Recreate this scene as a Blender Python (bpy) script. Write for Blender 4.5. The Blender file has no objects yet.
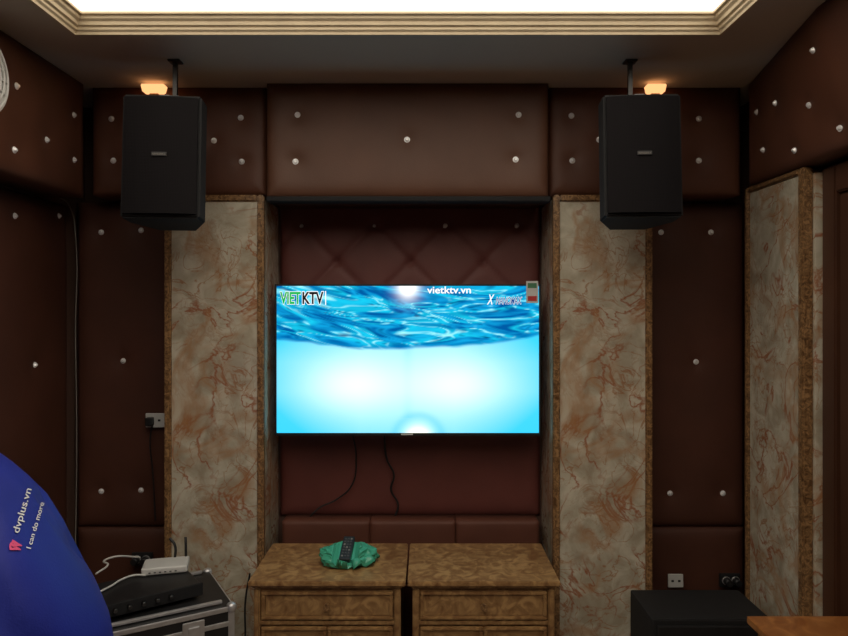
import bpy, bmesh, math, random
from mathutils import Vector, Matrix, noise
from mathutils.bvhtree import BVHTree
random.seed(4)
S=bpy.context.scene
try: S.view_settings.view_transform='Standard'
except Exception: pass
F=680.0; HZ=308.0; CZ=1.65; CX=424.0
def X(px,d): return (px-CX)*d/F
def Z(py,d): return CZ-(py-HZ)*d/F
col=S.collection

# ------------------------------------------------------------ materials
def newmat(name):
    m=bpy.data.materials.new(name); m.use_nodes=True
    nt=m.node_tree; b=nt.nodes['Principled BSDF']; return m,nt,b
def mat(name,c,rough=.5,metal=0,var=.15,scale=8,bump=0,spec=.5,emis=None,es=0):
    m,nt,b=newmat(name)
    b.inputs['Roughness'].default_value=rough; b.inputs['Metallic'].default_value=metal
    b.inputs['Specular IOR Level'].default_value=spec
    tc=nt.nodes.new('ShaderNodeTexCoord'); n=nt.nodes.new('ShaderNodeTexNoise')
    n.inputs['Scale'].default_value=scale; n.inputs['Detail'].default_value=5
    nt.links.new(tc.outputs['Object'],n.inputs['Vector'])
    r=nt.nodes.new('ShaderNodeValToRGB')
    r.color_ramp.elements[0].position=.3; r.color_ramp.elements[1].position=.7
    r.color_ramp.elements[0].color=(*[x*(1-var) for x in c],1)
    r.color_ramp.elements[1].color=(*[min(1,x*(1+var)) for x in c],1)
    nt.links.new(n.outputs['Fac'],r.inputs['Fac']); nt.links.new(r.outputs['Color'],b.inputs['Base Color'])
    if bump:
        bp=nt.nodes.new('ShaderNodeBump'); bp.inputs['Strength'].default_value=bump; bp.inputs['Distance'].default_value=.002
        n2=nt.nodes.new('ShaderNodeTexNoise'); n2.inputs['Scale'].default_value=220
        nt.links.new(tc.outputs['Object'],n2.inputs['Vector'])
        nt.links.new(n2.outputs['Fac'],bp.inputs['Height']); nt.links.new(bp.outputs['Normal'],b.inputs['Normal'])
    if emis:
        b.inputs['Emission Color'].default_value=(*emis,1); b.inputs['Emission Strength'].default_value=es
    return m
def marble():
    m,nt,b=newmat('marble'); L=nt.links.new
    tc=nt.nodes.new('ShaderNodeTexCoord')
    def ns(sc,det,dist,off):
        mp=nt.nodes.new('ShaderNodeMapping'); mp.inputs['Location'].default_value=off
        L(tc.outputs['Object'],mp.inputs['Vector'])
        n=nt.nodes.new('ShaderNodeTexNoise'); n.inputs['Scale'].default_value=sc; n.inputs['Detail'].default_value=det
        n.inputs['Distortion'].default_value=dist; L(mp.outputs['Vector'],n.inputs['Vector']); return n
    n1=ns(9,7,.8,(0,0,0))
    r=nt.nodes.new('ShaderNodeValToRGB'); e=r.color_ramp.elements
    e[0].position=.34; e[0].color=(.37,.32,.235,1); e[1].position=.64; e[1].color=(.60,.56,.45,1)
    L(n1.outputs['Fac'],r.inputs['Fac'])
    last=r.outputs['Color']
    for sc,off,w,c,st,glo in ((3.6,(3,1,2),.028,(.32,.09,.03),.92,.38),(6.5,(7,5,9),.022,(.34,.14,.05),.8,.40),(2.4,(1,8,4),.07,(.42,.22,.10),.65,.42),(13,(2,2,7),.03,(.33,.18,.10),.45,.46)):
        n=ns(sc,6,1.6,off)
        s=nt.nodes.new('ShaderNodeMath'); s.operation='SUBTRACT'; s.inputs[1].default_value=.5; L(n.outputs['Fac'],s.inputs[0])
        a=nt.nodes.new('ShaderNodeMath'); a.operation='ABSOLUTE'; L(s.outputs[0],a.inputs[0])
        mr=nt.nodes.new('ShaderNodeMapRange'); mr.inputs['From Min'].default_value=0; mr.inputs['From Max'].default_value=w
        mr.inputs['To Min'].default_value=st; mr.inputs['To Max'].default_value=0; L(a.outputs[0],mr.inputs['Value'])
        g=ns(4.5,2,0,(off[1],off[0],off[2]))
        mr2=nt.nodes.new('ShaderNodeMapRange'); mr2.inputs['From Min'].default_value=glo; mr2.inputs['From Max'].default_value=glo+.14
        L(g.outputs['Fac'],mr2.inputs['Value'])
        mu=nt.nodes.new('ShaderNodeMath'); mu.operation='MULTIPLY'; L(mr.outputs[0],mu.inputs[0]); L(mr2.outputs[0],mu.inputs[1])
        mx=nt.nodes.new('ShaderNodeMix'); mx.data_type='RGBA'
        L(mu.outputs[0],mx.inputs['Factor']); L(last,mx.inputs['A']); mx.inputs['B'].default_value=(*c,1)
        last=mx.outputs['Result']
    L(last,b.inputs['Base Color']); b.inputs['Roughness'].default_value=.12
    return m
def burl(name,a,c,sc=14,dist=1.8):
    m,nt,b=newmat(name); L=nt.links.new
    tc=nt.nodes.new('ShaderNodeTexCoord'); n=nt.nodes.new('ShaderNodeTexNoise')
    n.inputs['Scale'].default_value=sc; n.inputs['Detail'].default_value=7; n.inputs['Distortion'].default_value=dist
    L(tc.outputs['Object'],n.inputs['Vector'])
    r=nt.nodes.new('ShaderNodeValToRGB'); e=r.color_ramp.elements
    e[0].position=.33; e[0].color=(*a,1); e[1].position=.64; e[1].color=(*c,1)
    k=r.color_ramp.elements.new(.5); k.color=tuple((x+y)/2.2 for x,y in zip(a,c))+(1,)
    L(n.outputs['Fac'],r.inputs['Fac']); L(r.outputs['Color'],b.inputs['Base Color'])
    b.inputs['Roughness'].default_value=.28; return m
def emit(name,c,s):
    m=bpy.data.materials.new(name); m.use_nodes=True; nt=m.node_tree; nt.nodes.clear()
    o=nt.nodes.new('ShaderNodeOutputMaterial'); e=nt.nodes.new('ShaderNodeEmission')
    e.inputs[0].default_value=(*c,1); e.inputs[1].default_value=s; nt.links.new(e.outputs[0],o.inputs[0]); return m
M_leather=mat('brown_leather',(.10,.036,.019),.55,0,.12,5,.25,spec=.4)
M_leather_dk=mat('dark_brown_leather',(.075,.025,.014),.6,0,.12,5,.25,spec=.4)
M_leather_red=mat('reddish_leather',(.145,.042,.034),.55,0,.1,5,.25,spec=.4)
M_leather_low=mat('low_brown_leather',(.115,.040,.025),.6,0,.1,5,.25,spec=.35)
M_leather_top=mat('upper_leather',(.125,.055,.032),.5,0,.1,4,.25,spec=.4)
M_marble=marble()
M_gold=burl('bronze_stone',(.09,.04,.014),(.38,.22,.10),40)
M_burl=burl('burl_wood',(.19,.09,.035),(.43,.255,.105),18,1.4)
M_burl_dk=burl('burl_wood_dark',(.12,.055,.02),(.30,.16,.06),16,1.2)
M_black=mat('black_plastic',(.012,.012,.013),.45,0,.2,30)
M_blackm=mat('black_matte',(.006,.006,.007),.8,0,.2,30)
M_white=mat('white_plastic',(.6,.6,.58),.4,0,.04,10)
M_cable=mat('off_white_cable',(.2,.18,.16),.5,0,.04,10)
M_alu=mat('aluminium',(.62,.62,.63),.4,.75,.1,30)
M_steel=mat('dark_steel',(.1,.1,.1),.35,1,.1,30)
M_crystal=mat('crystal',(.97,.97,1.0),.12,.2,.02,10,spec=1)
M_ceil=mat('ceiling_paint',(.62,.54,.45),.85,0,.03,3)
M_plaster=mat('cornice_plaster',(.72,.60,.41),.6,0,.06,12)
M_wall=mat('wall_plaster',(.10,.05,.035),.8,0,.1,4)
M_floor=mat('floor_tile',(.16,.12,.085),.3,0,.25,3)
M_blue=mat('blue_nylon',(.004,.014,.24),.6,0,.12,6,.3)
M_table=burl('red_wood',(.22,.07,.018),(.40,.16,.045),9)
M_door=mat('door_wood',(.06,.022,.01),.45,0,.2,3)
M_tray=emit('lit_cove',(1,.89,.74),2.4)
M_lampglow=emit('lamp_glow',(1,.45,.18),1.5)
M_txtw=mat('white_print',(.7,.7,.72),.6)
M_txtp=mat('pink_print',(.7,.08,.22),.6)

# ------------------------------------------------------------ helpers
def obj(name,me,m=None,loc=(0,0,0),smooth=False):
    o=bpy.data.objects.new(name,me); col.objects.link(o); o.location=loc
    if m is not None and len(me.materials)==0: me.materials.append(m)
    if smooth:
        for p in me.polygons: p.use_smooth=True
    return o
def box(name,x0,x1,y0,y1,z0,z1,m,bev=0,seg=2):
    bm=bmesh.new(); bmesh.ops.create_cube(bm,size=1)
    for v in bm.verts: v.co=Vector((v.co.x*(x1-x0),v.co.y*(y1-y0),v.co.z*(z1-z0)))
    if bev: bmesh.ops.bevel(bm,geom=bm.edges[:],offset=bev,segments=seg,profile=.6,affect='EDGES')
    me=bpy.data.meshes.new(name); bm.to_mesh(me); bm.free()
    return obj(name,me,m,((x0+x1)/2,(y0+y1)/2,(z0+z1)/2))
def multibox(name,boxes,m,bev=0):
    bm=bmesh.new(); c=Vector((0,0,0))
    for b in boxes: c+=Vector(((b[0]+b[1])/2,(b[2]+b[3])/2,(b[4]+b[5])/2))
    c/=len(boxes)
    for x0,x1,y0,y1,z0,z1 in boxes:
        b2=bmesh.new(); bmesh.ops.create_cube(b2,size=1)
        for v in b2.verts: v.co=Vector((v.co.x*(x1-x0)+(x0+x1)/2-c.x,v.co.y*(y1-y0)+(y0+y1)/2-c.y,v.co.z*(z1-z0)+(z0+z1)/2-c.z))
        if bev: bmesh.ops.bevel(b2,geom=b2.edges[:],offset=bev,segments=2,affect='EDGES')
        t=bpy.data.meshes.new('t'); b2.to_mesh(t); b2.free(); bm.from_mesh(t); bpy.data.meshes.remove(t)
    me=bpy.data.meshes.new(name); bm.to_mesh(me); bm.free()
    return obj(name,me,m,c)
def cyl(name,r1,r2,h,m,loc,axis='Z',seg=24,smooth=True):
    bm=bmesh.new(); bmesh.ops.create_cone(bm,cap_ends=True,segments=seg,radius1=r1,radius2=r2,depth=h)
    if axis=='Y': bmesh.ops.rotate(bm,verts=bm.verts,matrix=Matrix.Rotation(math.pi/2,3,'X'))
    if axis=='X': bmesh.ops.rotate(bm,verts=bm.verts,matrix=Matrix.Rotation(math.pi/2,3,'Y'))
    me=bpy.data.meshes.new(name); bm.to_mesh(me); bm.free()
    for p in me.polygons: p.use_smooth= smooth and len(p.vertices)<5
    return obj(name,me,m,loc)
def tube(name,pts,r,m):
    cu=bpy.data.curves.new(name,'CURVE'); cu.dimensions='3D'; sp=cu.splines.new('BEZIER')
    sp.bezier_points.add(len(pts)-1)
    for b,p in zip(sp.bezier_points,pts):
        b.co=p; b.handle_left_type=b.handle_right_type='AUTO'
    cu.bevel_depth=r; cu.bevel_resolution=3; cu.resolution_u=10; cu.use_fill_caps=True
    t=bpy.data.objects.new('t',cu); col.objects.link(t)
    bpy.context.view_layer.update()
    me=bpy.data.meshes.new_from_object(t.evaluated_get(bpy.context.evaluated_depsgraph_get()))
    bpy.data.objects.remove(t); me.materials.clear()
    return obj(name,me,m,smooth=True)
def textmesh(s,size,extr=0,shear=0,off=0):
    cu=bpy.data.curves.new('t','FONT'); cu.body=s; cu.size=size; cu.extrude=extr; cu.shear=shear; cu.offset=off
    t=bpy.data.objects.new('t',cu); col.objects.link(t); bpy.context.view_layer.update()
    me=bpy.data.meshes.new_from_object(t.evaluated_get(bpy.context.evaluated_depsgraph_get()))
    bpy.data.objects.remove(t); me.materials.clear(); return me
def text(name,s,m,loc,w,h,extr=.0005,shear=0,off=0,ref=None):
    """text facing -Y, lower-left corner at loc, fitted to w x h"""
    me=textmesh(s,1,0,shear,off)
    rm=me if ref is None else textmesh(s,1,0,shear,ref)
    xs=[v.co.x for v in rm.vertices]; ys=[v.co.y for v in rm.vertices]
    x0,x1,y0,y1=min(xs),max(xs),min(ys),max(ys)
    for v in me.vertices:
        v.co=Vector(((v.co.x-x0)/(x1-x0)*w,0,(v.co.y-y0)/(y1-y0)*h))
    return obj(name,me,m,loc)
def attach(c,p):
    c.parent=p; c.matrix_parent_inverse=p_world(p).inverted()
def p_world(p):
    M=Matrix.Translation(p.location)@p.rotation_euler.to_matrix().to_4x4()
    if p.parent: M=p_world(p.parent)@p.matrix_parent_inverse@M
    return M
def root(name,loc,label,cat,group=None):
    e=bpy.data.objects.new(name,None); e.empty_display_size=.1; col.objects.link(e); e.location=loc
    tag(e,label,cat,group); return e
def tag(o,label,cat,group=None):
    o['label']=label; o['category']=cat
    if group: o['group']=group
def struct(o): o['kind']='structure'; return o

# gem
bm=bmesh.new()
bmesh.ops.create_cone(bm,cap_ends=True,segments=8,radius1=.0125,radius2=.0055,depth=.010)
for v in bm.verts: v.co.z+=.005
bmesh.ops.create_cone(bm,cap_ends=True,segments=16,radius1=.014,radius2=.013,depth=.003)
gem=bpy.data.meshes.new('crystal_button'); bm.to_mesh(gem); bm.free(); gem.materials.append(M_crystal)

def padded(name,label,O,U,V,N,w,h,depth,puff,btn,m,creases=(),warp=None,step=.014,cat='wall panel'):
    U=Vector(U);V=Vector(V);N=Vector(N);O=Vector(O)
    nu=max(4,int(w/step)); nv=max(4,int(h/step))
    def H(u,v):
        e=min(u,w-u,v,h-v)
        a=puff*(1-math.exp(-max(e,0)/.022))
        for bu,bv in btn:
            r2=(u-bu)**2+(v-bv)**2
            if r2<.04: a-=.008*math.exp(-r2/.0012)+.006*math.exp(-r2/.009)
        for (a0,b0,a1,b1) in creases:
            dx,dy=a1-a0,b1-b0; L2=dx*dx+dy*dy
            t=max(0,min(1,((u-a0)*dx+(v-b0)*dy)/L2)); dd=math.hypot(u-a0-t*dx,v-b0-t*dy)
            if dd<.08: a-=.011*math.exp(-dd/.012)
        a+=.0025*noise.noise(Vector((u*7,v*7,w*10)))*(1-math.exp(-max(e,0)/.05))
        if warp: a+=warp(u,v)
        return depth+a
    bm=bmesh.new(); c=O+U*(w/2)+V*(h/2)
    g=[[bm.verts.new(O+U*(w*i/nu)+V*(h*j/nv)+N*H(w*i/nu,h*j/nv)-c) for j in range(nv+1)] for i in range(nu+1)]
    for i in range(nu):
        for j in range(nv): bm.faces.new((g[i][j],g[i+1][j],g[i+1][j+1],g[i][j+1]))
    ring=[g[i][0] for i in range(nu)]+[g[nu][j] for j in range(nv)]+[g[i][nv] for i in range(nu,0,-1)]+[g[0][j] for j in range(nv,0,-1)]
    bk=[]
    for v in ring:
        p=v.co+c-O; bk.append(bm.verts.new(O+U*p.dot(U)+V*p.dot(V)-c))
    n=len(ring)
    for k in range(n): bm.faces.new((ring[k],bk[k],bk[(k+1)%n],ring[(k+1)%n]))
    bm.faces.new(bk)
    bmesh.ops.recalc_face_normals(bm,faces=bm.faces)
    me=bpy.data.meshes.new(name); bm.to_mesh(me); bm.free()
    o=obj(name,me,m,c)
    for p in me.polygons: p.use_smooth = len(p.vertices)==4
    tag(o,label,cat)
    q=Vector((0,0,1)).rotation_difference(N)
    for bu,bv in btn:
        if not(0<bu<w and 0<bv<h): continue
        b=bpy.data.objects.new('crystal_button',gem); col.objects.link(b)
        b.location=O+U*bu+V*bv+N*(H(bu,bv)+.002)
        b.rotation_euler=q.to_euler(); b.rotation_euler.rotate_axis('Z',random.random())
        b.parent=o; b.matrix_parent_inverse=Matrix.Translation(c).inverted()
    return o
def backpanel(name,label,x0,x1,z0,z1,yb,yf,px,m,puff=.02,creases=(),**k):
    d=yf
    btn=[(X(a,d)-x0,Z(b,d)-z0) for a,b in px]
    cr=[(X(a,d)-x0,Z(b,d)-z0,X(c,d)-x0,Z(e,d)-z0) for a,b,c,e in creases]
    return padded(name,label,(x0,yb,z0),(1,0,0),(0,0,1),(0,-1,0),x1-x0,z1-z0,yb-yf-puff,puff,btn,m,cr,**k)
def sidepanel(name,label,sgn,xb,xf,y0,y1,z0,z1,px,m,puff=.02,**k):
    btn=[]
    for a,b in px:
        d=xf*F/(a-CX); btn.append((d-y0,Z(b,d)-z0))
    return padded(name,label,(xb,y0,z0),(0,1,0),(0,0,1),(-sgn,0,0),y1-y0,z1-z0,abs(xb-xf)-puff,puff,btn,m,**k)

CEIL=2.667
YB=3.45
# ------------------------------------------------------------ room shell
struct(box('wall_back',-1.85,1.75,YB,YB+.1,0,3.0,M_wall))
struct(box('wall_left',-1.82,-1.72,-1.6,YB,0,3.0,M_wall))
struct(box('wall_right',1.60,1.70,-1.6,YB,0,3.0,M_wall))
struct(box('wall_front',-1.72,1.6,-1.7,-1.6,0,3.0,M_wall))
struct(box('floor',-1.85,1.75,-1.7,YB+.1,-.1,0,M_floor))
# ceiling slab with hole
hx0,hx1,hy0,hy1=-1.29,1.095,-1.0,2.515
bm=bmesh.new()
def bmbox(bm,x0,x1,y0,y1,z0,z1,mi=0):
    r=bmesh.ops.create_cube(bm,size=1)
    for v in r['verts']: v.co=Vector((v.co.x*(x1-x0)+(x0+x1)/2,v.co.y*(y1-y0)+(y0+y1)/2,v.co.z*(z1-z0)+(z0+z1)/2))
    for f in {f for v in r['verts'] for f in v.link_faces}: f.material_index=mi
zt=CEIL+.03
bmbox(bm,-1.72,1.6,hy1,YB,CEIL,zt); bmbox(bm,-1.72,1.6,-1.6,hy0,CEIL,zt)
bmbox(bm,-1.72,hx0,hy0,hy1,CEIL,zt); bmbox(bm,hx1,1.6,hy0,hy1,CEIL,zt)
bmbox(bm,-1.72,1.6,-1.6,YB,2.97,3.0)
bmbox(bm,hx0-.3,hx1+.3,hy0-.3,hy1+.33,2.86,2.969,1)
me=bpy.data.meshes.new('ceiling'); bm.to_mesh(me); bm.free()
me.materials.append(M_ceil); me.materials.append(M_tray)
struct(obj('ceiling',me))
# cornice
prof=[(.010,CEIL-.001),(.010,CEIL-.005),(.0,CEIL-.006),(-.002,CEIL+.003),(-.010,CEIL+.009),(-.010,CEIL+.018),(-.020,CEIL+.022),(-.022,CEIL+.034),(-.032,CEIL+.041),(-.034,CEIL+.050),(-.045,CEIL+.053),(-.045,CEIL+.061),(.02,CEIL+.061)]
bm=bmesh.new(); rows=[]
for o,z in prof:
    rows.append([bm.verts.new(p) for p in ((hx0-o,hy0-o,z),(hx1+o,hy0-o,z),(hx1+o,hy1+o,z),(hx0-o,hy1+o,z))])
for a,b in zip(rows,rows[1:]):
    for k in range(4): bm.faces.new((a[k],a[(k+1)%4],b[(k+1)%4],b[k]))
bmesh.ops.recalc_face_normals(bm,faces=bm.faces)
me=bpy.data.meshes.new('trim_1'); bm.to_mesh(me); bm.free()
struct(obj('trim_1',me,M_plaster))

# ------------------------------------------------------------ padded panels
BB=2.17
backpanel('padded_wall_panel','brown padded leather panel above the television with crystal buttons',X(266,3.06),X(549,3.06),2.15,CEIL,YB,3.06,
  [(297,114),(407,139),(519,114),(295,161),(516,159)],M_leather_top)
backpanel('padded_wall_panel','brown padded leather panel behind a hanging speaker, crystal buttons',-1.53,X(265,3.12),BB,CEIL,YB,3.12,
  [(240,117),(241,161),(213,140),(110,118),(112,160),(160,140)],M_leather)
backpanel('padded_wall_panel','brown padded leather panel behind a hanging speaker, crystal buttons',X(550,3.12),1.46,BB,CEIL,YB,3.12,
  [(572,115),(573,160),(600,139),(700,118),(700,160),(650,140)],M_leather)
# recess panel
cr=[]
for x0 in (227,300,374,447,520):
    cr+= [(x0,225,x0+73/2,262),(x0+73/2,262,x0+73,225),(x0+36.5,262,x0,299),(x0+36.5,262,x0+73,299)]
backpanel('padded_wall_panel','reddish brown tufted leather panel behind the television',-.727,.586,.60,2.30,YB,3.42,
  [(301,225),(374,225),(445,225),(517,225)],M_leather_red,puff=.02,creases=[c for c in cr])
for i,(a,b) in enumerate(((282,369.5),(370,455.5),(456,539))):
    backpanel('padded_wall_panel','low flat brown leather panel behind the wooden cabinets',X(a,3.28),X(b,3.28),.02,Z(522,3.28),3.40,3.28,[],M_leather_low,puff=.006)
# lower side panels of back wall
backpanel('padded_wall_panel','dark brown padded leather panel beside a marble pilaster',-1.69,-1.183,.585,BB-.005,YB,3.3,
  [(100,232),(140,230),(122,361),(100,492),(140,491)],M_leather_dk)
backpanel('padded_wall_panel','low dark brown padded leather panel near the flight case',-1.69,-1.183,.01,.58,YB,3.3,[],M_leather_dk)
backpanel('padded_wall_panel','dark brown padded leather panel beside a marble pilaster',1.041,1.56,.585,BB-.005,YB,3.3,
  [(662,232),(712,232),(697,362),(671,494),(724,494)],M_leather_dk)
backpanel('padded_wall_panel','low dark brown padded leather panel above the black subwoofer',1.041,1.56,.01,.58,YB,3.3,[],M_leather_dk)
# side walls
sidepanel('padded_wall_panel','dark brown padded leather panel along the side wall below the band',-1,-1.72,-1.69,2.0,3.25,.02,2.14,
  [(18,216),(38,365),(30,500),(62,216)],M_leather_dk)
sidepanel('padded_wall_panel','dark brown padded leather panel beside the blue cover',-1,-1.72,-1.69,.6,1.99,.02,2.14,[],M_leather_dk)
sidepanel('padded_wall_panel','brown padded leather band under the ceiling with crystal buttons',-1,-1.72,-1.53,.5,3.09,2.15,CEIL,
  [(77,115),(20,86),(50,140),(77,160),(18,150)],M_leather)
def slant(u,v):
    y=.5+u
    return min(.15,max(0,(3.09-y)*.19))*(v/(CEIL-2.21))
sidepanel('padded_wall_panel','leaning brown padded leather band under the ceiling with crystal buttons',1,1.60,1.46,.5,3.09,2.21,CEIL,
  [(757,112),(781,103),(762,150),(794,150),(818,105),(838,50),(842,128)],M_leather,warp=slant)
# black strip below the centre panel
o=box('black_strip',X(267,3.05),X(550,3.05),3.03,3.12,2.125,2.149,M_blackm,.006); tag(o,'slim black strip beneath the upper padded panel','blind housing')

# ------------------------------------------------------------ pilasters
def pil(x0,x1,left,label):
    yf=3.10
    r=root('marble_pilaster',((x0+x1)/2,yf+.15,0),label,'pilaster','marble pilasters beside the television')
    attach(box('marble_face',x0+.03,x1-.03,yf,YB,0,BB-.035,M_marble,.002),r)
    attach(multibox('stone_frame',[(x0,x0+.03,yf-.012,yf+.03,0,BB-.005),(x1-.03,x1,yf-.012,yf+.03,0,BB-.005),(x0+.03,x1-.03,yf-.012,yf+.06,BB-.035,BB-.005)],M_gold,.006),r)
    xi=x1 if left else x0
    s=-1 if left else 1
    a,b=sorted((xi+s*.001,xi+s*.03))
    attach(box('marble_return',a,b,yf+.031,3.41,0,BB-.02,M_marble,.002),r)
    return r
pil(-1.181,-.729,True,'cream marble pilaster with rust veins behind the flight case')
pil(.588,1.039,False,'cream marble pilaster with rust veins beside the subwoofer')
# right wall pilaster
r=root('marble_pilaster',(1.55,2.92,0),'cream marble pilaster on the side wall by the door','pilaster')
attach(box('marble_face',1.50,1.60,2.71,3.13,0,2.18,M_marble,.002),r)
attach(box('marble_return',1.53,1.598,2.66,2.709,0,2.18,M_marble,.002),r)
attach(multibox('stone_frame',[(1.488,1.53,2.67,2.709,0,2.205),(1.488,1.53,3.131,3.16,0,2.205),(1.488,1.598,2.709,3.131,2.181,2.205)],M_gold,.006),r)
# door on right wall
door=struct(multibox('door_1',[(1.565,1.598,1.75,2.56,0,2.08)],M_door,.004))
fr=multibox('trim_2',[(1.55,1.598,2.565,2.65,0,2.19),(1.55,1.598,1.65,1.745,0,2.19),(1.55,1.598,1.745,2.565,2.085,2.19)],M_door,.006); struct(fr)

# ------------------------------------------------------------ television
def tv():
    x0,x1=X(274.5,3.19),X(541,3.19); z0,z1=Z(436,3.19),Z(284,3.19); y=3.19
    r=root('television',((x0+x1)/2,y+.05,z0),'wall-mounted flat television showing bright blue water, black bezel','television')
    attach(box('back_shell',x0+.02,x1-.02,y+.02,y+.06,z0+.02,z1-.02,M_black,.008),r)
    bz=.009
    attach(multibox('bezel',[(x0,x0+bz,y,y+.03,z0,z1),(x1-bz,x1,y,y+.03,z0,z1),(x0+bz,x1-bz,y,y+.03,z1-bz,z1),(x0+bz,x1-bz,y,y+.03,z0,z0+bz*1.5)],M_black,.002),r)
    attach(multibox('wall_bracket',[(x0+.4,x1-.4,y+.06,y+.09,z0+.25,z1-.25),(x0+.5,x1-.5,y+.09,3.405,z0+.3,z1-.3)],M_steel),r)
    sx0,sx1,sz0,sz1=x0+bz,x1-bz,z0+bz*1.5,z1-bz
    nu,nv=330,190
    vs=[];fs=[];cols=[]
    cx,cz=(sx0+sx1)/2,(sz0+sz1)/2
    def lerp(a,b,t): t=max(0,min(1,t)); return tuple(p+(q-p)*t for p,q in zip(a,b))
    def color(u,v):
        vb=.565+.30*(u-.46)**2+.006*math.sin(u*13)
        dc=abs(u-.5)
        t=max(0,(dc-.18)*1.9)+max(0,(.28-v))*1.5+max(0,v-.48)*1.4
        t+=.14*math.exp(-(dc/.02)**2)*(v>.1)+.12*noise.noise(Vector((u*3,v*3,1)))
        low=lerp((.50,.97,1.06),(.05,.68,1.02),t*1.25)
        low=lerp(low,(1.0,1.15,1.2),math.exp(-((u-.30)**2/.030+(v-.33)**2/.028))*.85+math.exp(-((u-.68)**2/.030+(v-.33)**2/.028))*.8)
        rb=math.hypot((u-.54),(v+.05)*.56)
        low=lerp(low,(.05,.6,.98),math.exp(-((rb-.095)/.016)**2)*.35)
        low=lerp(low,(1.3,1.35,1.1),1.0*(rb<.045)+math.exp(-((rb-.04)/.022)**2)*.7)
        s=(u-.47); yy=v-.30*s*s
        p=Vector((s*4.2+3,yy*13+s*2.2,0)); w=noise.noise_vector(p*.9)*1.5
        n=noise.noise(p+w); n2=noise.noise(p*2.3+w*2.0+Vector((5,2,1))); n3=noise.noise(p*5+w*3)
        rid=1-abs(n)*2.6; rid2=1-abs(n2)*2.8
        up=lerp((.0,.10,.36),(.005,.38,.76),.5+n2*1.2+n3*.6)
        up=lerp(up,(.01,.68,.92),max(0,rid-.3)*1.1)
        up=lerp(up,(.40,1.0,1.1),max(0,rid*rid2-.45+.25*n3)*1.9)
        up=lerp(up,(.0,.05,.20),max(0,n3*1.5-.25))
        g=math.exp(-((u-.5)/.038)**2-((1.0-v)/.08)**2)
        up=lerp(up,(1.2,1.2,1.2),g*1.5)
        e=(v-vb)/.02+noise.noise(Vector((u*14,v*20,3)))*.8
        c=lerp(low,up,e)
        c=lerp(c,(.0,.22,.55),.6*math.exp(-((v-vb-.02)/.012)**2))
        return c
    for j in range(nv+1):
        for i in range(nu+1):
            u=i/nu;v=j/nv
            vs.append((sx0+(sx1-sx0)*u-cx,0,sz0+(sz1-sz0)*v-cz)); cols.append(color(u,v))
    for j in range(nv):
        for i in range(nu):
            a=j*(nu+1)+i; fs.append((a,a+1,a+nu+2,a+nu+1))
    me=bpy.data.meshes.new('screen'); me.from_pydata(vs,[],fs)
    at=me.color_attributes.new('Col','FLOAT_COLOR','POINT')
    for k,c in enumerate(cols): at.data[k].color=(*c,1)
    m=bpy.data.materials.new('tv_picture'); m.use_nodes=True; nt=m.node_tree; nt.nodes.clear()
    o=nt.nodes.new('ShaderNodeOutputMaterial'); e=nt.nodes.new('ShaderNodeEmission'); a=nt.nodes.new('ShaderNodeAttribute'); a.attribute_name='Col'
    nt.links.new(a.outputs['Color'],e.inputs[0]); e.inputs[1].default_value=1.08; nt.links.new(e.outputs[0],o.inputs[0])
    sc=obj('screen',me,m,(cx,y+.006,cz)); attach(sc,r)
    d=3.19
    yt=y+.004
    G=emit('green_glow',(.01,.5,.10),1.0); Wt=emit('white_glow',(1,1,1),1.1); K=mat('black_ink',(.004,.004,.005),.8); Bl=emit('blue_glow',(.02,.08,.3),1)
    def T(s,m,a,b,c,e,yy=yt,**k):
        o=text('lettering',s,m,(X(a,d),yy,Z(e,d)),(c-a)*d/F,(e-b)*d/F,**k); attach(o,sc); return o
    T('VIET',Wt,280,292,300.5,304,yt+.0008,off=.06,ref=.02)
    T('VIET',G,280,292,300.5,304,off=.03,ref=.02)
    T('KTV',Wt,302.4,292,323.2,304,yt+.0008,off=.075,ref=.02)
    T('KTV',K,302.4,292,323.2,304,off=.03,ref=.02)
    T('|',Wt,325,291,326,305)
    T('vietktv.vn',Wt,427,284.8+1.5,471,293.5,off=.02)
    T('NANOMAX',Wt,496,297.2,522,304,yt+.0008,shear=.3,off=.05,ref=.01)
    T('NANOMAX',Bl,496,297.2,522,304,shear=.3,off=.01)
    T('X',Wt,487,294.5,494.5,304.5,shear=.4,off=.02)
    st=box('energy_sticker',X(526.5,3.18),X(538.5,3.18),y-.003,y-.001,Z(303,3.18),Z(281,3.18),M_white); attach(st,r)
    R=mat('red_print',(.5,.04,.04),.5); Gn=mat('green_print',(.06,.2,.10),.5)
    o=box('sticker_print',X(528,3.18),X(537,3.18),y-.0036,y-.003,Z(301,3.18),Z(296,3.18),R); attach(o,st)
    o=box('sticker_print',X(528,3.18),X(537,3.18),y-.0036,y-.003,Z(288,3.18),Z(283,3.18),Gn); attach(o,st)
    o=box('maker_badge',X(401,3.19),X(413,3.19),y-.0015,y-.0002,Z(435,3.19),Z(433.5,3.19),M_white); attach(o,r)
tv()
# cables under the TV
o=tube('power_cable',[(X(352,3.38),3.38,Z(430,3.38)),(X(356,3.38),3.385,Z(458,3.38)),(X(352,3.38),3.385,Z(485,3.38)),(X(336,3.38),3.385,Z(500,3.38)),(X(318,3.34),3.38,Z(508,3.38)),(X(303,3.3),3.36,Z(521,3.38))],.004,M_black); tag(o,'thin black cable hanging below the television','cable')
o=tube('power_cable',[(X(384,3.38),3.38,Z(430,3.38)),(X(387,3.38),3.385,Z(460,3.38)),(X(394,3.38),3.385,Z(475,3.38)),(X(391,3.38),3.385,Z(490,3.38)),(X(398,3.38),3.385,Z(505,3.38)),(X(393,3.38),3.38,Z(521,3.38))],.005,M_black); tag(o,'black signal cable with kinks hanging below the television','cable')

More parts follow.
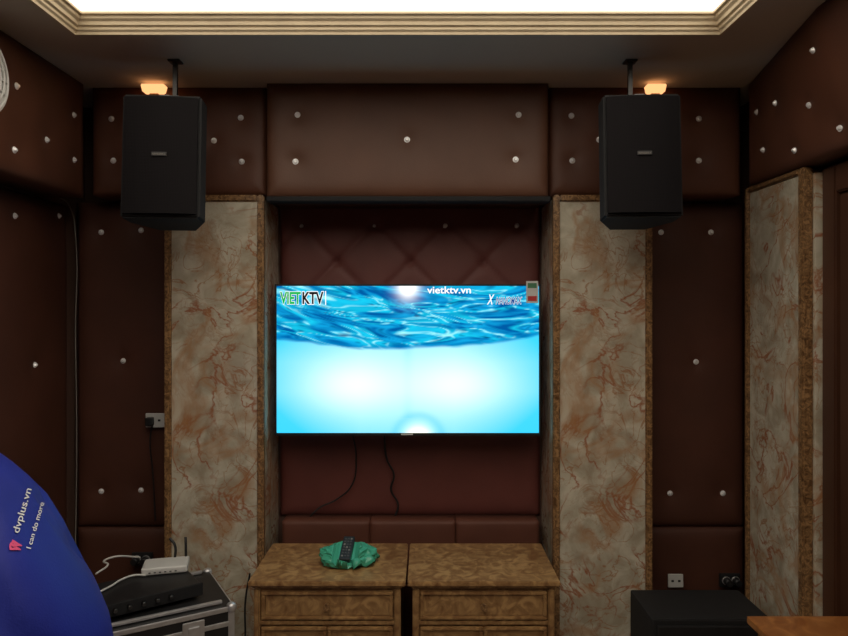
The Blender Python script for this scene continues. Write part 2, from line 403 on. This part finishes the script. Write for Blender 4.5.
# ------------------------------------------------------------ speakers
def speaker(px,py,d,yaw,label):
    cx,cz=X(px,d),Z(py,d)
    w,h,dep=.294,.48,.27
    r=root('hanging_speaker',(cx,d,cz),label,'speaker','ceiling-hung karaoke speakers')
    bm=bmesh.new(); sec=[(-w/2,0),(w/2,0),(w/2,.10),(w*.26,dep),(-w*.26,dep),(-w/2,.10)]
    lo=[bm.verts.new((x,y,-h/2)) for x,y in sec]; hi=[bm.verts.new((x,y,h/2)) for x,y in sec]
    bm.faces.new(lo); bm.faces.new(hi)
    for k in range(6): bm.faces.new((lo[k],lo[(k+1)%6],hi[(k+1)%6],hi[k]))
    bmesh.ops.recalc_face_normals(bm,faces=bm.faces)
    bmesh.ops.bevel(bm,geom=bm.edges[:],offset=.008,segments=2,affect='EDGES')
    me=bpy.data.meshes.new('cabinet_body'); bm.to_mesh(me); bm.free()
    b=obj('cabinet_body',me,M_blackm,(cx,d,cz)); attach(b,r)
    bm=bmesh.new(); nu,nv=24,30; gw,gh=w-.02,h-.03
    g=[[bm.verts.new((gw*(i/nu-.5),-.012-.012*(1-(2*i/nu-1)**2),gh*(j/nv-.5))) for j in range(nv+1)] for i in range(nu+1)]
    for i in range(nu):
        for j in range(nv): bm.faces.new((g[i][j],g[i+1][j],g[i+1][j+1],g[i][j+1]))
    ex=bmesh.ops.extrude_face_region(bm,geom=bm.faces[:])
    for v in [q for q in ex['geom'] if isinstance(q,bmesh.types.BMVert)]: v.co.y=.002
    bmesh.ops.recalc_face_normals(bm,faces=bm.faces)
    me=bpy.data.meshes.new('grille'); bm.to_mesh(me); bm.free()
    gm,nt,bs=newmat('grille_mesh'); bs.inputs['Base Color'].default_value=(.005,.004,.005,1); bs.inputs['Roughness'].default_value=.8; bs.inputs['Specular IOR Level'].default_value=.15
    tc=nt.nodes.new('ShaderNodeTexCoord'); vo=nt.nodes.new('ShaderNodeTexVoronoi'); vo.inputs['Scale'].default_value=180; vo.inputs['Randomness'].default_value=0
    bp=nt.nodes.new('ShaderNodeBump'); bp.inputs['Strength'].default_value=.5; bp.inputs['Distance'].default_value=.002
    nt.links.new(tc.outputs['Object'],vo.inputs['Vector']); nt.links.new(vo.outputs['Distance'],bp.inputs['Height']); nt.links.new(bp.outputs['Normal'],bs.inputs['Normal'])
    g=obj('grille',me,gm,(cx,d,cz)); attach(g,r)
    bd=box('badge',cx-.028,cx+.028,d-.029,d-.022,cz-.008,cz+.008,M_black,.002); attach(bd,r)
    t=text('badge_lettering','NANOMAX',M_cable,(cx-.024,d-.0295,cz-.004),.048,.007); attach(t,bd)
    k=multibox('yoke_bracket',[(cx-.02,cx+.02,d+.03,d+.20,cz+h/2,cz+h/2+.012),(cx-.02,cx+.02,d+.16,d+.20,cz+h/2+.01,cz+h/2+.06)],M_steel,.002); attach(k,r)
    r.rotation_euler=(math.radians(-4),0,math.radians(yaw))
    bpy.context.view_layer.update()
    top=r.matrix_world@Vector((0,.18,h/2+.03))
    pl=multibox('ceiling_pole',[(top.x-.009,top.x+.009,top.y-.009,top.y+.009,top.z,CEIL-.006),(top.x-.025,top.x+.025,top.y-.025,top.y+.025,CEIL-.008,CEIL),(top.x-.026,top.x+.026,top.y-.016,top.y+.016,top.z,top.z+.03)],M_steel,.002)
    pl.parent=r; pl.matrix_parent_inverse=r.matrix_world.inverted()
speaker(161,156,2.6,5,'black loudspeaker hung from the ceiling near the exhaust fan wall')
speaker(643,155,2.6,-3,'black loudspeaker hung from the ceiling near the door wall')

# warm lamps
for a,b,lab in ((139,163,'small glowing orange wall lamp tucked behind a speaker'),(648,668,'small glowing warm wall lamp beside a speaker bracket')):
    x0,x1=X(a,3.03),X(b,3.03)
    r=root('wall_lamp',((x0+x1)/2,3.06,2.60),lab,'lamp')
    bm=bmesh.new(); bmesh.ops.create_cube(bm,size=1)
    for v in bm.verts:
        t=1 if v.co.z>0 else .85
        v.co=Vector((v.co.x*(x1-x0)*t,v.co.y*.05*t,v.co.z*.036))
    bmesh.ops.bevel(bm,geom=bm.edges[:],offset=.004,segments=2,affect='EDGES')
    me=bpy.data.meshes.new('lamp_shade'); bm.to_mesh(me); bm.free()
    attach(obj('lamp_shade',me,M_lampglow,((x0+x1)/2,3.065,2.636)),r)
    attach(box('base',(x0+x1)/2-.02,(x0+x1)/2+.02,3.06,3.118,2.606,2.617,M_gold,.003),r)

# round exhaust fan on left band
r=root('exhaust_fan',(-1.52,2.26,2.29),'white round exhaust fan with concentric grille on the padded band','fan')
attach(cyl('housing',.15,.14,.06,M_white,(-1.503,2.275,2.442),'X',48),r)
bm=bmesh.new()
def torus_into(bm,c,R,rr,seg=40,ms=8):
    g=[]
    for i in range(seg):
        t=2*math.pi*i/seg; row=[]
        for j in range(ms):
            q=2*math.pi*j/ms; rad=R+rr*math.cos(q)
            row.append(bm.verts.new((c[0]+rr*math.sin(q),c[1]+rad*math.cos(t),c[2]+rad*math.sin(t))))
        g.append(row)
    for i in range(seg):
        for j in range(ms): bm.faces.new((g[i][j],g[(i+1)%seg][j],g[(i+1)%seg][(j+1)%ms],g[i][(j+1)%ms]))
for k in range(1,7): torus_into(bm,(0,0,0),.021*k,.004)
for k in range(8):
    t=math.pi*k/8
    b=bmesh.ops.create_cube(bm,size=1)
    bmesh.ops.scale(bm,verts=b['verts'],vec=(.004,.255,.004)); bmesh.ops.rotate(bm,verts=b['verts'],matrix=Matrix.Rotation(t,3,'X'))
me=bpy.data.meshes.new('grille'); bm.to_mesh(me); bm.free()
attach(obj('grille',me,M_white,(-1.469,2.275,2.442)),r)
attach(cyl('fan_hub',.03,.03,.008,M_white,(-1.469,2.275,2.442),'X'),r)

# white cable in left corner
xw=-1.684
def LW(px,py,x=xw):
    d=x*F/(px-CX); return (x,d,Z(py,d))
o=tube('white_cable',[LW(-10,170),LW(12,178),LW(30,184),LW(44,193),LW(58,197),LW(70,207),(-1.674,3.27,Z(240,3.25)),(-1.676,3.27,Z(330,3.25)),(-1.67,3.27,Z(430,3.25)),(-1.676,3.27,Z(540,3.25)),(-1.67,3.24,.25),(-1.67,3.2,.004)],.0025,M_cable); tag(o,'thin off-white cable running down the padded corner','cable')

# ------------------------------------------------------------ outlets
def outlet(px,py,d,wpx,hpx,label,plug):
    x,z=X(px,d),Z(py,d); w=wpx*d/F; h=hpx*d/F
    r=root('wall_outlet',(x,d,z-h/2),label,'wall outlet')
    attach(box('face_plate',x-w/2,x+w/2,d-.012,d-.001,z-h/2,z+h/2,M_white,.003),r)
    for s in (-1,1):
        attach(box('socket',x+s*w*.22-.006,x+s*w*.22+.006,d-.0132,d-.0122,z-.005,z+.005,M_black),r)
    if plug:
        attach(box('plug',x-w*.38,x-w*.02,d-.05,d-.014,z-.022,z+.018,M_black,.006),r)
outlet(156,420,3.28,19,14,'white double wall outlet with a black plug beside the pilaster',True)
outlet(675,580,3.28,15,13,'white wall outlet above the black subwoofer',False)
o=tube('plug_cord',[(X(152,3.23),3.235,Z(424,3.23)),(X(150,3.24),3.24,Z(440,3.24)),(X(153,3.26),3.255,Z(470,3.26)),(X(156,3.27),3.262,Z(520,3.27))],.0035,M_black); tag(o,'black cord dropping from the wall plug','cable')
for a,b in ((143,558),(729,579)):
    d=3.27; x,z=X(a,d),Z(b,d)
    r=root('audio_wall_socket',(x,d,z-.03),'black audio wall socket plate with two plugged round connectors' ,'wall socket')
    attach(box('plate',x-.05,x+.05,d-.012,d,z-.035,z+.03,M_black,.004),r)
    for s in (-1,1):
        attach(cyl('connector',.019,.015,.05,M_black,(x+s*.022,d-.035,z),'Y'),r)
        attach(cyl('connector_ring',.020,.020,.006,M_alu,(x+s*.022,d-.022,z),'Y'),r)

# ------------------------------------------------------------ cabinets
def cabinet(x0,x1,label):
    yf,yb,zt=2.72,3.16,.554
    r=root('wooden_cabinet',((x0+x1)/2,(yf+yb)/2,0),label,'cabinet','pair of burl wood cabinets')
    attach(multibox('body',[(x0+.02,x1-.02,yf+.03,yb,.06,zt-.03)],M_burl_dk,.003),r)
    attach(multibox('cabinet_top',[(x0,x1,yf,yb+.01,zt-.02,zt),(x0+.012,x1-.012,yf+.012,yb,zt-.032,zt-.02)],M_burl,.004),r)
    attach(multibox('plinth',[(x0+.01,x1-.01,yf+.02,yb,0,.06)],M_burl_dk,.004),r)
    attach(multibox('corner_post',[(x0+.02,x0+.045,yf+.015,yf+.04,.06,zt-.034)],M_burl,.005),r)
    attach(multibox('corner_post',[(x1-.045,x1-.02,yf+.015,yf+.04,.06,zt-.034)],M_burl,.005),r)
    xm=(x0+x1)/2
    z1,z0=zt-.045,zt-.158
    def framed(name,a,b,c,e,m):
        return multibox(name,[(a,b,yf+.012,yf+.03,c,c+.014),(a,b,yf+.012,yf+.03,e-.014,e),(a,a+.014,yf+.012,yf+.03,c+.014,e-.014),(b-.014,b,yf+.012,yf+.03,c+.014,e-.014),(a+.014,b-.014,yf+.02,yf+.03,c+.014,e-.014)],m,.003)
    dr=framed('drawer',x0+.052,x1-.052,z0,z1,M_burl); attach(dr,r)
    kn=cyl('knob',.011,.014,.022,M_gold,(xm,yf+.004,(z0+z1)/2),'Y'); attach(kn,dr)
    sp=box('rail',x0+.046,x1-.046,yf+.018,yf+.03,z0-.022,z0-.006,M_burl,.003); attach(sp,r)
    for a,b,s in ((x0+.052,xm-.003,-1),(xm+.003,x1-.052,1)):
        do=framed('door',a,b,.075,z0-.03,M_burl); attach(do,r)
        kn=cyl('knob',.009,.012,.02,M_gold,(xm+s*.03,yf+.004,.25),'Y'); attach(kn,do)
cabinet(-.706,X(405.5,2.72),'burl wood cabinet with drawer and doors, green bag on top')
cabinet(X(407.5,2.72),.546,'burl wood cabinet with drawer and doors, bare top')

# green bag + remote
gm,nt,b=newmat('green_plastic_film'); b.inputs['Base Color'].default_value=(.07,.46,.30,1); b.inputs['Roughness'].default_value=.2
b.inputs['Transmission Weight'].default_value=.15
BX,BY=X(347,2.93),2.93
bm=bmesh.new(); bmesh.ops.create_icosphere(bm,subdivisions=6,radius=1)
tl=math.tan(math.radians(20))
for v in bm.verts:
    p=v.co.copy()
    w=noise.noise_vector(p*1.5)*.6
    r1=1-abs(noise.noise(p*1.7+w))*2.2
    r2=1-abs(noise.noise(p*4.3+w*2+Vector((3,3,3))))*2.2
    lum=noise.noise(p*1.3+Vector((9,1,2)))
    s=1+.10*r1+.05*r2+.20*lum
    q=Vector((p.x*.112*s,p.y*.082*s,p.z*.050*s+.030))
    if q.z<0: q.z=0
    lim=.045+q.y*tl
    if abs(q.x)<.038 and abs(q.y)<.085: q.z=min(q.z,max(.004,lim))
    elif abs(q.x)<.055 and abs(q.y)<.09: q.z=min(q.z,max(.004,lim+.6*(abs(q.x)-.038)+.004))
    v.co=q
me=bpy.data.meshes.new('plastic_bag'); bm.to_mesh(me); bm.free()
o=obj('plastic_bag',me,gm,(BX,BY,.555),True); tag(o,'crumpled green plastic bag lying on the wooden cabinet','plastic bag')
bm=bmesh.new(); n=26; rowsb=[]
for i in range(n+1):
    a=-1.3+2.6*i/n; row=[]
    for j in range(7):
        t=j/6; R=.07+.062*t+.012*math.sin(a*9)*t
        row.append(bm.verts.new((R*math.cos(a),R*.75*math.sin(a),.012+.03*t*(1-t)*3+.012*math.sin(a*11+1)*t)))
    rowsb.append(row)
for a_,b_ in zip(rowsb,rowsb[1:]):
    for j in range(6): bm.faces.new((a_[j],b_[j],b_[j+1],a_[j+1]))
me=bpy.data.meshes.new('bag_mouth'); bm.to_mesh(me); bm.free()
h=obj('bag_mouth',me,gm,(BX,BY,.558),True); attach(h,o)
sm=h.modifiers.new('s','SOLIDIFY'); sm.thickness=.001
cx,cy,cz=BX,BY,.555+.045+.0115
r=root('remote_control',(cx,cy,cz),'black remote control lying on the green plastic bag','remote control')
attach(box('remote_body',cx-.025,cx+.025,cy-.075,cy+.075,cz-.009,cz+.009,M_black,.006),r)
M_grey=mat('grey_rubber',(.07,.07,.07),.6)
for i in range(3):
    for j in range(7):
        attach(box('button',cx-.016+i*.0125,cx-.008+i*.0125,cy-.06+j*.018,cy-.05+j*.018,cz+.009,cz+.012,M_cable if (i+j)%4==0 else M_grey,.001),r)
r.rotation_euler=(math.radians(20),0,math.radians(-3))

# ------------------------------------------------------------ flight case (rotated)
A=Vector((-.735,2.64,0)); ang=math.atan2(.225,.382)
CW,CD,CH=.62,.42,.50
r=root('flight_case',(0,0,0),'black road case with aluminium edges and latches, equipment on top','flight case')
attach(box('case_body',-CW+.004,-.004,.004,CD-.004,.02,CH-.004,M_black,.004),r)
e=.024; B=[]
for x in (-CW,-e):
    for y in (0,CD-e): B.append((x,x+e,y,y+e,.0,CH))
for z in (.0,CH-e,CH*.84):
    for y in (0,CD-e): B.append((-CW,0,y-.0005,y+e,z,z+e*.8))
    for x in (-CW,-e): B.append((x-.0005,x+e+.0005,0,CD,z,z+e*.8))
attach(multibox('aluminium_edging',B,M_alu,.002),r)
for x in (-CW+.01,-.01):
    for y in (.01,CD-.01):
        for z in (.02,CH-.012):
            bm=bmesh.new(); bmesh.ops.create_icosphere(bm,subdivisions=3,radius=.021)
            for v in bm.verts: v.co*= 1 if max(abs(v.co.x),abs(v.co.y),abs(v.co.z))<.017 else .94
            me=bpy.data.meshes.new('ball_corner'); bm.to_mesh(me); bm.free(); attach(obj('ball_corner',me,M_alu,(x,y,z),smooth=True),r)
for x in (-CW*.25,-CW*.75):
    attach(multibox('latch',[(x-.04,x+.04,-.006,0.0,CH*.84-.03,CH*.84+.05),(x-.02,x+.02,-.012,-.006,CH*.84-.01,CH*.84+.03)],M_alu,.002),r)
attach(multibox('rack_lip',[(-CW+.04,-.04,.03,.045,CH,CH+.012)],M_alu,.002),r)
attach(multibox('rack_lip',[(-CW+.04,-.04,CD-.045,CD-.03,CH,CH+.012)],M_alu,.002),r)
r.location=A; r.rotation_euler=(0,0,ang)
def placed(lx,ly):
    return A+Vector((lx*math.cos(ang)-ly*math.sin(ang),lx*math.sin(ang)+ly*math.cos(ang),0))
p=placed(-.30,.23)
r=root('audio_mixer',(0,0,0),'flat black audio unit lying on the road case','audio mixer')
attach(box('chassis',-.22,.19,-.12,.12,0,.045,M_black,.005),r)
attach(box('front_panel',-.225,.195,-.13,-.12,.0,.048,M_blackm,.003),r)
for k in range(6): attach(cyl('knob',.009,.007,.014,M_steel,(-.18+k*.05,-.137,.024),'Y',16),r)
r.location=(p.x,p.y,CH+.0125); r.rotation_euler=(0,0,ang+.1)
# router
rx,ry,rz=X(166,2.84),2.84,CH+.059
r=root('wifi_router',(rx,ry,rz),'white wireless router with two dark antennas on the road case','router')
attach(box('router_body',rx-.09,rx+.09,ry-.06,ry+.06,rz,rz+.030,M_white,.010,3),r)
for k in range(6):
    attach(box('status_light',rx-.06+k*.02,rx-.052+k*.02,ry-.062,ry-.0595,rz+.010,rz+.014,M_black),r)
for px_t,s in ((173,.03),(188,.075)):
    t=tube('antenna',[(rx+s,ry+.05,rz+.015),(rx+s-.002,ry+.06,rz+.08),(X(px_t,2.9),ry+.07,Z(539,2.9))],.0055,M_black); attach(t,r)
r.rotation_euler=(0,0,.25)
# white cables on case
for k,pts in enumerate(([(100,612,2.60),(112,597,2.66),(122,585,2.72),(134,581,2.76),(146,585,2.76)],[(96,600,2.74),(108,590,2.84),(104,580,2.88),(116,574,2.93),(130,576,2.93),(140,580,2.92)])):
    o=tube('white_cable',[(X(a,d),d,max(CH+.065+.014*k,Z(b,d))) for a,b,d in pts],.004,M_white); tag(o,'tangled white cable lying on the audio unit','cable','white cables on the road case')
o=tube('black_cable',[(X(240,2.9),2.95,.004),(X(244,3.0),3.02,.18),(X(243,3.0),3.04,.34),(X(247,3.0),3.05,.46)],.004,M_black); tag(o,'black cable rising between road case and cabinet','cable')

# ------------------------------------------------------------ subwoofer and table
x0,x1,y0,y1=.93,1.42,2.78,3.07
r=root('subwoofer',((x0+x1)/2,(y0+y1)/2,0),'matte black subwoofer cabinet standing below the wall outlet','subwoofer')
attach(box('cabinet_body',x0,x1,y0,y1,.02,.38,M_blackm,.01),r)
attach(box('grille',x0+.02,x1-.02,y0-.015,y0-.001,.04,.355,M_black,.005),r)
for a in (x0+.05,x1-.05):
    for b in (y0+.05,y1-.05): attach(cyl('foot',.02,.02,.02,M_black,(a,b,.01)),r)
x0,x1,y0,y1=1.10,1.53,1.80,2.32
r=root('wooden_table',((x0+x1)/2,(y0+y1)/2,0),'small reddish wood table standing by the door wall','table')
attach(box('table_top',x0,x1,y0,y1,.575,.60,M_table,.005),r)
attach(multibox('apron',[(x0+.03,x1-.03,y0+.03,y0+.05,.51,.575),(x0+.03,x1-.03,y1-.05,y1-.03,.51,.575),(x0+.03,x0+.05,y0+.05,y1-.05,.51,.575),(x1-.05,x1-.03,y0+.05,y1-.05,.51,.575)],M_table,.002),r)
for a in (x0+.045,x1-.045):
    for b in (y0+.045,y1-.045): attach(box('leg',a-.02,a+.02,b-.02,b+.02,0,.575,M_table,.004),r)

# ------------------------------------------------------------ blue cover
ccx,ccy=X(-82,1.6),1.6
pr=[(0,.46),(.3,.455),(.6,.44),(.869,.40),(.928,.382),(.998,.355),(1.092,.312),(1.165,.27),(1.22,.226),(1.26,.19),(1.29,.16),(1.33,.11),(1.352,.06),(1.36,.001)]
def rad(z):
    for (a,b),(c,d) in zip(pr,pr[1:]):
        if z<=c: return b+(d-b)*(z-a)/(c-a)
    return .001
bm=bmesh.new(); NT=140; zs=[]
for (a,b),(c,d) in zip(pr,pr[1:]):
    n=7 if c<.9 else 3
    for q in range(n): zs.append(a+(c-a)*q/n)
zs.append(1.36); rows=[]
for z in zs:
    row=[]
    for i in range(NT):
        t=2*math.pi*i/NT
        f=.014*(1.1-z/1.5)*math.sin(5*t+2.2*z)+.012*noise.noise(Vector((math.cos(t)*2.4,math.sin(t)*2.4,z*3)))*1.6
        f-=.018*max(0,1-abs(noise.noise(Vector((math.cos(t)*1.9+z*.8,math.sin(t)*1.9,z*2.6+4))))*9)
        R=rad(z)+f*min(1,(1.38-z)*4)
        xx=ccx+R*math.cos(t)
        row.append(bm.verts.new((max(xx,-1.66)-ccx,R*math.sin(t),z)))
    rows.append(row)
for a,b in zip(rows,rows[1:]):
    for i in range(NT): bm.faces.new((a[i],a[(i+1)%NT],b[(i+1)%NT],b[i]))
bm.faces.new(rows[-1]); bm.faces.new(rows[0][::-1])
bmesh.ops.recalc_face_normals(bm,faces=bm.faces)
bvh=BVHTree.FromBMesh(bm)
me=bpy.data.meshes.new('fabric_cover'); bm.to_mesh(me); bm.free()
cov=obj('fabric_cover',me,M_blue,(ccx,ccy,0),True); tag(cov,'royal blue fabric cover draped over equipment, printed lettering','fabric cover')
def decal(s,m,px0,py0,length,height,name='lettering',off=.01):
    me=textmesh(s,1,0,0,off)
    bm=bmesh.new(); bm.from_mesh(me); bmesh.ops.subdivide_edges(bm,edges=[e for e in bm.edges if e.calc_length()>.12],cuts=2)
    bmesh.ops.triangulate(bm,faces=bm.faces)
    xs=[v.co.x for v in bm.verts]; ys=[v.co.y for v in bm.verts]
    a0,a1,b0,b1=min(xs),max(xs),min(ys),max(ys)
    dA=Vector((.28,-.96)); dB=Vector((-.96,-.28)); cam=Vector((-ccx,-ccy,CZ))
    for v in bm.verts:
        a=(v.co.x-a0)/(a1-a0)*length; b=(v.co.y-b0)/(b1-b0)*height
        P=Vector((px0,py0))+dA*a+dB*b
        dr=Vector(((P.x-CX)/F,1,-(P.y-HZ)/F)).normalized()
        h=bvh.ray_cast(cam,dr)
        v.co=h[0]-dr*.004 if h[0] else Vector((0,-.3,1))
    bm.to_mesh(me); bm.free()
    o=obj(name,me,m,(ccx,ccy,0)); attach(o,cov)
decal('dvplus.vn',M_txtw,21,534,46,9)
decal('I can do more',M_txtw,31,549,48,5)
decal('w',M_txtp,20,553,11,11,'printed_emblem',.03)
decal('o',M_txtp,15,551,9,7,'printed_emblem',.03)

# ------------------------------------------------------------ camera, world
w=bpy.data.worlds.new('World'); S.world=w; w.use_nodes=True
w.node_tree.nodes['Background'].inputs[0].default_value=(.02,.018,.016,1); w.node_tree.nodes['Background'].inputs[1].default_value=.3
cam=bpy.data.cameras.new('camera'); cam.sensor_width=36; cam.lens=F/848*36; cam.shift_y=-(318-HZ)/848
co=bpy.data.objects.new('camera',cam); col.objects.link(co); co.location=(0,0,CZ); co.rotation_euler=(math.pi/2,0,0)
S.camera=co
